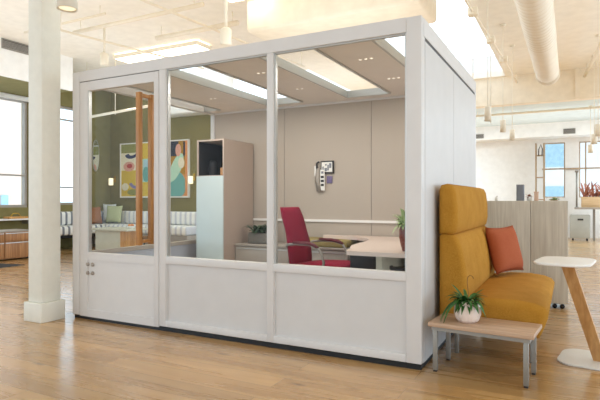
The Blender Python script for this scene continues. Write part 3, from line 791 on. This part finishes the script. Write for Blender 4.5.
def stool(x, y, label, mt):
    t = thing('stool', (x, y, 0), label, 'stool')
    MB().box(x-0.2, x+0.2, y-0.2, y+0.2, 0.36, 0.44, 0.02).build('seat', mt, t)
    for sx in (-0.16, 0.16):
        for sy in (-0.16, 0.16): MB().tube([(x+sx, y+sy, 0), (x+sx*0.9, y+sy*0.9, 0.36)], 0.015, n=8).build('leg', 'black', t)
stool(-8.75, 4.55, 'black square stool left of the sage lounge table', 'black')
stool(-6.95, 4.75, 'dark brown square stool right of the sage lounge table', 'stem')
# picture
t = thing('wall_painting', (-8.75, YG, 1.26), 'large colourful abstract painting in thin pale frame on the olive wall', 'painting')
x0, x1, z0, z1 = -9.88, -7.52, 1.26, 2.72; yy = YG-0.05
m = MB()
for a, b_, c_, d_ in ((x0, x1, z0, z0+0.03), (x0, x1, z1-0.03, z1), (x0, x0+0.03, z0+0.03, z1-0.03), (x1-0.03, x1, z0+0.03, z1-0.03)): m.box(a, b_, yy-0.015, YG, c_, d_)
m.build('frame', 'paper', t)
m = MB(); m.box(x0+0.03, x1-0.03, yy, YG-0.002, z0+0.03, z1-0.03, mat='a_cream')
W_, H_ = x1-x0, z1-z0
layer = [0]
def blob(cx, cz, rx, rz, mt, n=22, a0=0, a1=2*PI, inner=0.0, rot=0):
    layer[0] += 1; y = yy - 0.0006*layer[0]
    pts = []
    for k in range(n):
        a = a0+(a1-a0)*k/(n-1 if a1-a0 < 6.2 else n); pts.append((math.cos(a)*rx, math.sin(a)*rz))
    if inner:
        for k in range(n-1, -1, -1):
            a = a0+(a1-a0)*k/(n-1); pts.append((math.cos(a)*rx*inner, math.sin(a)*rz*inner))
    P2 = [(x0+cx*W_+p[0]*math.cos(rot)-p[1]*math.sin(rot), z0+cz*H_+p[0]*math.sin(rot)+p[1]*math.cos(rot)) for p in pts]
    P2 = [(min(max(p[0], x0+0.035), x1-0.035), min(max(p[1], z0+0.035), z1-0.035)) for p in P2]
    m.prism_y(P2, y, yy+0.0005, mt)
def rect(a, b_, c_, d_, mt):
    layer[0] += 1; y = yy - 0.0006*layer[0]
    m.box(x0+a*W_, x0+b_*W_, y, yy+0.0005, z0+c_*H_, z0+d_*H_, mat=mt)
rect(0.02, 0.48, 0.5, 0.98, 'a_cream'); rect(0.02, 0.30, 0.03, 0.5, 'a_yel'); rect(0.26, 0.44, 0.2, 0.8, 'a_mint'); rect(0.30, 0.62, 0.7, 0.98, 'a_yel'); rect(0.30, 0.62, 0.03, 0.28, 'a_yel')
rect(0.62, 0.97, 0.03, 0.98, 'a_och'); rect(0.62, 0.97, 0.03, 0.4, 'a_or'); rect(0.72, 0.86, 0.72, 0.98, 'a_dark'); rect(0.36, 0.6, 0.3, 0.68, 'a_sky')
rect(0.02, 0.3, 0.82, 0.98, 'a_olive'); blob(0.2, 0.84, 0.30, 0.17, 'a_navy', a0=PI, a1=2.1*PI, inner=0.55, rot=0.3)
blob(0.14, 0.57, 0.2, 0.13, 'a_pink'); blob(0.15, 0.58, 0.1, 0.06, 'a_red'); blob(0.24, 0.3, 0.24, 0.2, 'a_lil', a0=PI*1.1, a1=PI*2.2, inner=0.6)
blob(0.08, 0.2, 0.12, 0.1, 'a_cream'); blob(0.2, 0.1, 0.2, 0.08, 'a_olive'); blob(0.52, 0.5, 0.14, 0.14, 'a_navy'); blob(0.4, 0.42, 0.12, 0.2, 'a_teal')
blob(0.66, 0.62, 0.18, 0.5, 'a_och'); blob(0.82, 0.22, 0.34, 0.36, 'a_teal', rot=0.4); blob(0.83, 0.52, 0.16, 0.40, 'a_mint', rot=-0.5); blob(0.9, 0.6, 0.1, 0.14, 'a_cream')
blob(0.86, 0.82, 0.09, 0.16, 'a_pink'); blob(0.93, 0.84, 0.09, 0.19, 'a_dark', a0=-PI/2, a1=PI/2)
rect(0.955, 0.985, 0.03, 0.98, 'a_or')
m.build('canvas', None, t)
for x, lb in ((-10.12, 'brass sconce with white shade on the olive wall near the corner'), (-7.38, 'brass sconce with white shade right of the large painting')):
    t = thing('wall_sconce', (x, YG, 1.6), lb, 'sconce', 'lounge sconces')
    MB().box(x-0.03, x+0.03, YG-0.03, YG, 1.68, 1.86, 0.005).build('backplate', 'brass', t)
    MB().tube([(x, YG-0.02, 1.78), (x, YG-0.12, 1.76)], 0.015).build('arm', 'brass', t)
    MB().lathe([(0, 0), (0.055, 0), (0.06, 0.02), (0.06, 0.17), (0.05, 0.19), (0, 0.19)], (x, YG-0.15, 1.6)).build('shade', 'lampsoft', t)
t = thing('wall_mirror', (XL, 6.08, 2.0), 'tall oval mirror on the left wall close to the lounge corner', 'mirror')
m = MB(); m.prism_x([(6.08+0.11*math.cos(2*PI*k/28), 2.38+0.42*math.sin(2*PI*k/28)) for k in range(28)], XL, XL+0.03); m.build('frame', 'trim', t)
m = MB(); m.prism_x([(6.08+0.095*math.cos(2*PI*k/28), 2.38+0.4*math.sin(2*PI*k/28)) for k in range(28)], XL+0.03, XL+0.034); m.build('mirror_glass', metal('mirror_silver', (235, 240, 242), 0.03, 1.0), t)
t = thing('roller_blind', (XL, 2.6, 3.5), 'white roller blind cassette above the first left window', 'blind')
MB().box(XL, XL+0.12, 0.8, 4.26, 3.47, 3.58, 0.02).build('cassette', 'white', t)
MB().box(XL+0.02, XL+0.10, 0.8, 4.26, 3.465, 3.471).build('bottom_bar', 'steel', t)
# wall shelf and oak credenza below the first window
t = thing('wall_shelf', (-10.15, 3.3, 0.74), 'long white wall shelf below the first left window', 'shelf')
MB().box(XL, -9.95, 1.6, 4.22, 0.75, 0.785, 0.004).build('board', 'tablewhite', t)
for y in (2.6, 4.0): MB().box(XL, -10.05, y, y+0.03, 0.66, 0.75).build('bracket', 'steel', t)
t = thing('wooden_tray', (-10.1, 3.65, 0.785), 'yellowish wooden tray on the long white wall shelf', 'tray')
MB().box(-10.22, -9.99, 3.5, 3.95, 0.785, 0.83, 0.01).build('base', 'warmwood', t)
MB().tube([(-10.1, 3.6, 0.83), (-10.1, 3.66, 0.9), (-10.1, 3.78, 0.9), (-10.1, 3.84, 0.83)], 0.012).build('handle', 'brass', t)
t = thing('oak_sideboard', (-9.1, 2.9, 0), 'brown oak sideboard with grey top near the first left window', 'sideboard')
MB().box(-9.55, -8.97, 2.1, 3.35, 0.03, 0.56).build('body', 'credwood', t)
MB().box(-9.57, -8.95, 2.08, 3.37, 0.56, 0.585, 0.003).build('top', 'greylam', t)
for y in (2.11, 2.735):
    for za, zb in ((0.05, 0.36), (0.375, 0.55)):
        d = MB().box(-8.97, -8.952, y, y+0.61, za, zb, 0.002).build('drawer', 'credwood', t)
        MB().box(-8.952, -8.945, y+0.01, y+0.6, zb-0.022, zb-0.008).build('drawer_pull', 'trim', d)
for y in (2.15, 3.27): MB().box(-9.5, -9.03, y, y+0.04, 0, 0.03).build('foot', 'black', t)
o = MB().prism([(-10.2, 0.6), (-8.0, 0.6), (-8.0, 2.5), (-10.2, 2.0)], 0.0, 0.012).build('floor_rug', 'rug'); solo(tag(o, 'dark grey rug lying in front of the oak sideboard', 'rug'), (-9.1, 1.5, 0))

# ------------------------------------------------------------------ overhead services
t = thing('air_duct', (0.56, 2.0, 3.45), 'round cream spiral air duct running below the loft ceiling', 'duct')
m = MB(); pts = []; rs = []
yv = -2.5
while yv < 6.75:
    ribbed = yv < 4.4
    pts.append((0.56, yv, 3.45)); rs.append(0.19)
    if ribbed:
        pts += [(0.56, yv+0.012, 3.45), (0.56, yv+0.022, 3.45), (0.56, yv+0.034, 3.45)]; rs += [0.19, 0.195, 0.19]
    yv += 0.12 if ribbed else 0.4
m.tube(pts, rs, n=28); m.build('pipe', 'duct', t)
MB().tube([(0.56, 6.6, 3.45), (0.56, 6.66, 3.45)], 0.2, n=28).build('end_collar', 'duct', t)
for y in (0.9, 3.0, 5.2):
    MB().tube([(0.56, y, 3.63), (0.56, y, CZ)], 0.006, n=6).build('hanger', 'steel', t)
MB().box(0.36, 0.40, 3.55, 3.75, 3.5, 3.58, 0.005).build('damper_box', 'steel', t)

def conduit(pts, r, label, drops=(), boxes=()):
    t = thing('conduit_pipe', pts[0], label, 'pipe')
    MB().tube(pts, r, n=8).build('tube', 'duct', t)
    top = CZ if pts[0][1] < 10.6 else 3.6
    for a, b_, k in ((pts[0], pts[1], 0.06), (pts[-2], pts[-1], 0.94)):
        q = Vector(a).lerp(Vector(b_), k)
        MB().tube([q, (q.x, q.y, top)], 0.008, n=6).build('hanger', 'lampwhite', t)
    for p in boxes: MB().box(p[0]-0.07, p[0]+0.07, p[1]-0.07, p[1]+0.07, p[2]-0.06, p[2]+0.06, 0.01).build('junction_box', 'beam', t)
    for (x, y, z0_, z1_) in drops: MB().tube([(x, y, z0_), (x, y, z1_)], 0.008, n=6).build('drop_cord', 'lampwhite', t)
    return t
conduit([(-0.46, 2.8, 4.1), (-0.41, 4.7, 4.1), (-0.30, 7.8, 4.1), (-0.25, 10.2, 4.1)], 0.02, 'thin conduit with three square boxes left of the round duct',
        [(-0.41, 4.7, 2.6, 4.05), (-0.36, 6.3, 2.6, 4.05), (-0.72, 4.3, 2.55, 4.3)], [(-0.41, 4.7, 4.1), (-0.36, 6.3, 4.1), (-0.30, 7.8, 4.1)])
conduit([(2.2, -1.0, 4.1), (1.72, 3.6, 4.1), (1.22, 10.2, 4.1)], 0.04, 'straight cream pipe right of the round air duct')
conduit([(-6.7, 2.52, 4.1), (-3.9, 2.52, 4.1)], 0.035, 'short cream pipe nearest above the pod roof left end')
conduit([(-5.65, 3.42, 4.1), (-3.9, 3.42, 4.1)], 0.045, 'thick cream pipe ending over the pod behind the nearest one')
conduit([(-4.36, 1.6, 3.98), (-4.15, 4.3, 3.98), (-4.0, 6.0, 3.98)], 0.02, 'thin conduit crossing above the middle of the pod')
conduit([(-7.6, 2.22, 4.15), (-5.6, 2.22, 4.15)], 0.02, 'thin pipe just right of the timber column top')
conduit([(-6.56, 2.0, 4.0), (-6.1, 4.2, 4.0), (-6.0, 5.2, 4.0)], 0.02, 'slim conduit crossing over the pod door end')
conduit([(-8.9, 4.5, 3.05), (-6.2, 4.5, 3.2)], 0.03, 'white suspended rail in front of the olive lounge wall', [(-7.85, 4.5, 3.05, CZ)], [])
conduit([(-2.0, 11.2, 3.5), (9.0, 11.2, 3.5)], 0.03, 'white pipe across the lower far ceiling')

def ceiling_light(x0, x1, y0, y1, z, label):
    t = thing('ceiling_light', ((x0+x1)/2, (y0+y1)/2, z), label, 'ceiling light')
    m = MB(); m.box(x0, x1, y0, y0+0.02, z, z+0.08); m.box(x0, x1, y1-0.02, y1, z, z+0.08); m.box(x0, x0+0.02, y0+0.02, y1-0.02, z, z+0.08); m.box(x1-0.02, x1, y0+0.02, y1-0.02, z, z+0.08)
    m.build('frame', 'lampwhite', t)
    MB().box(x0+0.02, x1-0.02, y0+0.02, y1-0.02, z+0.008, z+0.07).build('diffuser', 'lamp', t)
ceiling_light(-7.7, -5.45, 4.3, 4.75, 4.2, 'long glowing ceiling light over the left half of the pod')
ceiling_light(-3.3, -2.72, 4.25, 4.8, 4.2, 'glowing ceiling light left of a near twin above the pod right half')
ceiling_light(-2.65, -2.05, 4.25, 4.8, 4.2, 'glowing ceiling light right of a near twin above the pod right half')
ceiling_light(-3.45, -2.75, 2.2, 2.58, 4.05, 'glowing ceiling light at the top edge above the big boxed duct')

# pendant lamps: cylinders on cords
def pendant(x, y, zb, zt, hgt, r, label, group):
    t = thing('pendant_lamp', (x, y, zb), label, 'pendant lamp', group)
    MB().lathe([(0, 0.02), (r*0.85, 0.02), (r*0.9, 0), (r, 0.0), (r, hgt), (r*0.9, hgt+0.01), (0, hgt+0.012)], (x, y, zb), 18).build('shade', 'lampwhite', t)
    MB().lathe([(0, 0.012), (r*0.8, 0.012), (r*0.8, 0.019), (0, 0.019)], (x, y, zb), 18).build('bulb', 'lampsoft', t)
    MB().tube([(x, y, zb+hgt), (x, y, zt)], 0.006, n=6).build('cord', 'lampwhite', t)
    MB().lathe([(0, 0), (0.05, 0), (0.05, 0.03), (0, 0.03)], (x, y, zt-0.03), 14).build('canopy', 'lampwhite', t)
pendant(-0.19, 4.68, 2.4, CZ, 0.21, 0.05, 'white cylinder pendant, first and largest of the three beyond the pod corner', 'cylinder pendants beyond the pod')
pendant(-0.135, 6.15, 2.4, CZ, 0.2, 0.05, 'white cylinder pendant in the middle of the three beyond the pod', 'cylinder pendants beyond the pod')
pendant(-0.115, 7.55, 2.4, CZ, 0.2, 0.05, 'white cylinder pendant, smallest and last of the three beyond the pod', 'cylinder pendants beyond the pod')
pendant(1.38, 7.6, 2.4, CZ, 0.21, 0.06, 'white cylinder pendant, first of the row above the far desk', 'cylinder pendants on the right')
pendant(1.37, 9.15, 2.4, CZ, 0.2, 0.06, 'white cylinder pendant in the middle of the row above the far desk', 'cylinder pendants on the right')
pendant(1.37, 11.5, 2.4, 3.6, 0.2, 0.06, 'white cylinder pendant, last of the row above the far desk', 'cylinder pendants on the right')
pendant(-3.12, -0.43, 2.93, CZ, 0.25, 0.09, 'beige cylinder pendant hanging beside the timber column top', 'near pendants')
def spot(x, y, z, zt, label):
    t = thing('spot_lamp', (x, y, z), label, 'spot lamp')
    MB().lathe([(0, 0.01), (0.07, 0.0), (0.075, 0.02), (0.075, 0.2), (0.05, 0.22), (0, 0.22)], (x, y, z), 18).build('housing', 'lampwhite', t)
    MB().tube([(x, y, z+0.21), (x, y, zt)], 0.02, n=8).build('stem', 'lampwhite', t)
spot(-3.2, 2.12, 3.3, CZ, 'white cylindrical spot lamp hanging above the pod window mullion')
spot(-6.5, 3.0, 3.62, CZ, 'small white spot lamp hanging above the pod door')

def vent(name_loc, axis, a0, a1, c_, z0_, z1_, label):
    t = thing('air_vent', name_loc, label, 'vent')
    def bx(u0, u1, d0, d1, za, zb):
        return (c_+d0, c_+d1, u0, u1, za, zb) if axis == 'x' else (u0, u1, c_-d1, c_-d0, za, zb)
    m = MB()
    m.box(*bx(a0, a1, 0, 0.02, z0_, z0_+0.02)); m.box(*bx(a0, a1, 0, 0.02, z1_-0.02, z1_)); m.box(*bx(a0, a0+0.02, 0, 0.02, z0_+0.02, z1_-0.02)); m.box(*bx(a1-0.02, a1, 0, 0.02, z0_+0.02, z1_-0.02))
    m.build('frame', 'steel', t)
    m = MB(); n = 6
    for k in range(n):
        z = z0_+0.025+(z1_-z0_-0.05)*k/n; m.box(*bx(a0+0.02, a1-0.02, 0.004, 0.016, z, z+(z1_-z0_-0.05)/n*0.6))
    m.build('slats', 'ventm', t)
    MB().box(*bx(a0+0.02, a1-0.02, 0, 0.004, z0_+0.02, z1_-0.02)).build('backing', 'darksteel', t)
vent((-8.7, 2.85, 4.13), 'x', 2.5, 3.2, -8.7, 4.10, 4.29, 'grey louvred vent in the white bulkhead left of the column')
vent((0.93, 14.2, 3.2), 'y', 0.72, 1.05, 14.2, 3.22, 3.38, 'grey louvred vent in the far bulkhead above the windows')
vent((-1.75, 14.2, 3.2), 'y', -1.9, -1.6, 14.2, 3.22, 3.36, 'grey louvred vent in the far bulkhead beside the pod edge')

# ------------------------------------------------------------------ outside
def facade(name, loc, label, x0, x1, y0, y1, h, mat, face, panes):
    t = thing(name, loc, label, 'building')
    MB().box(x0, x1, y0, y1, -3, h).build('walls', mat, t)
    for (a, b_, za, zb) in panes:
        if face == 'x': q = MB().box(x1, x1+0.05, a, b_, za, zb)
        else: q = MB().box(a, b_, y0-0.05, y0, za, zb)
        q.build('window_pane', 'bluepane', t)
facade('outside_building', (-20, 8, 0), 'peach rendered building outside the left windows', -26, -19, 2, 11.2, 9, 'peach', 'x', [(9.0, 9.3, 0.6, 1.4)])
facade('outside_building', (-1, 28, 0), 'pale stone building with blue panes outside the far windows', -8, 2.6, 26, 32, 9, 'palebuild', 'y', [(-0.6, 0.9, 2.9, 5.2), (-0.6, 0.9, 0.0, 1.9)])
facade('outside_building', (7, 30, 0), 'peach rendered building outside the far right windows', 2.8, 14, 28, 34, 9, 'peach', 'y', [])

# ------------------------------------------------------------------ light
w = bpy.data.worlds.new('World'); SC.world = w; w.use_nodes = True
# daylight: brighter and cooler from the window sides of the building, neutral from behind
wn, wl = w.node_tree.nodes, w.node_tree.links
bg = wn['Background']
wt = wn.new('ShaderNodeTexCoord')
def lobe(d, lo):
    dp = wn.new('ShaderNodeVectorMath'); dp.operation = 'DOT_PRODUCT'; dp.inputs[1].default_value = d
    wl.new(wt.outputs['Generated'], dp.inputs[0])
    mr = wn.new('ShaderNodeMapRange'); mr.interpolation_type = 'SMOOTHSTEP'; mr.inputs['From Min'].default_value = lo; mr.inputs['From Max'].default_value = 0.95
    wl.new(dp.outputs['Value'], mr.inputs['Value']); return mr
la, lb = lobe((0.8, 0.6, 0), 0.1), lobe((-1, 0, 0), 0.2)
la2 = wn.new('ShaderNodeMath'); la2.operation = 'MULTIPLY'; la2.inputs[1].default_value = 2.4; wl.new(la.outputs[0], la2.inputs[0])
lb2 = wn.new('ShaderNodeMath'); lb2.operation = 'MULTIPLY_ADD'; lb2.inputs[1].default_value = 1.6; wl.new(lb.outputs[0], lb2.inputs[0]); wl.new(la2.outputs[0], lb2.inputs[2])
st = wn.new('ShaderNodeMath'); st.operation = 'ADD'; st.inputs[1].default_value = 1.42; wl.new(lb2.outputs[0], st.inputs[0]); wl.new(st.outputs[0], bg.inputs[1])
sm = wn.new('ShaderNodeMath'); sm.operation = 'ADD'; sm.use_clamp = True
wl.new(la.outputs[0], sm.inputs[0]); wl.new(lb.outputs[0], sm.inputs[1])
wr = wn.new('ShaderNodeValToRGB'); wr.color_ramp.elements[0].color = (0.90, 0.955, 1.0, 1); wr.color_ramp.elements[1].color = (0.64, 0.83, 1.0, 1)
wl.new(sm.outputs[0], wr.inputs[0]); wl.new(wr.outputs[0], bg.inputs[0])
def area(name, loc, rot, sx, sy, power, col):
    d = bpy.data.lights.new(name, 'AREA'); d.shape = 'RECTANGLE'; d.size = sx; d.size_y = sy; d.energy = power; d.color = col
    o = bpy.data.objects.new(name, d); COL.objects.link(o); o.location = loc; o.rotation_euler = rot
    return o
for i, (x, y, sx, sy, p, z) in enumerate(((-6.9, 1.5, 5.0, 8.0, 84, 2.75), (-1.8, 2.0, 3.0, 3.6, 34, 2.7), (3.6, 3.0, 5.2, 12.0, 82, 2.75), (-5.0, 8.6, 7.0, 3.4, 50, 3.0), (1.5, 12.5, 9.0, 3.0, 55, 2.7))):
    area('added_ceiling_uplight', (x, y, z), (PI, 0, 0), sx, sy, p, (0.92, 0.965, 1.0))  # added upward fill without any fitting, brightens the loft ceiling
for x in (-3.6, 3.8):
    area('added_far_wall_fill', (x, 12.3, 3.5), (0, 0, 0), 2.0, 2.0, 190, (0.76, 0.89, 1.0))  # added fill out of view, whitens the far wall; no fitting modelled
for cx in (-2.885, -1.71, -0.645):
    for yy in (0.62, 1.42):
        area('pod_downlight', (cx, yy, 2.41), (0, 0, 0), 0.2, 0.04, 6, (1.0, 0.94, 0.88))
SC.view_settings.view_transform = 'Standard'; SC.view_settings.look = 'None'; SC.view_settings.gamma = 1; SC.view_settings.exposure = 0.0
SC.cycles.use_denoising = True
SC.cycles.max_bounces = 10; SC.cycles.diffuse_bounces = 5; SC.cycles.transparent_max_bounces = 16
SC.cycles.sample_clamp_indirect = 6
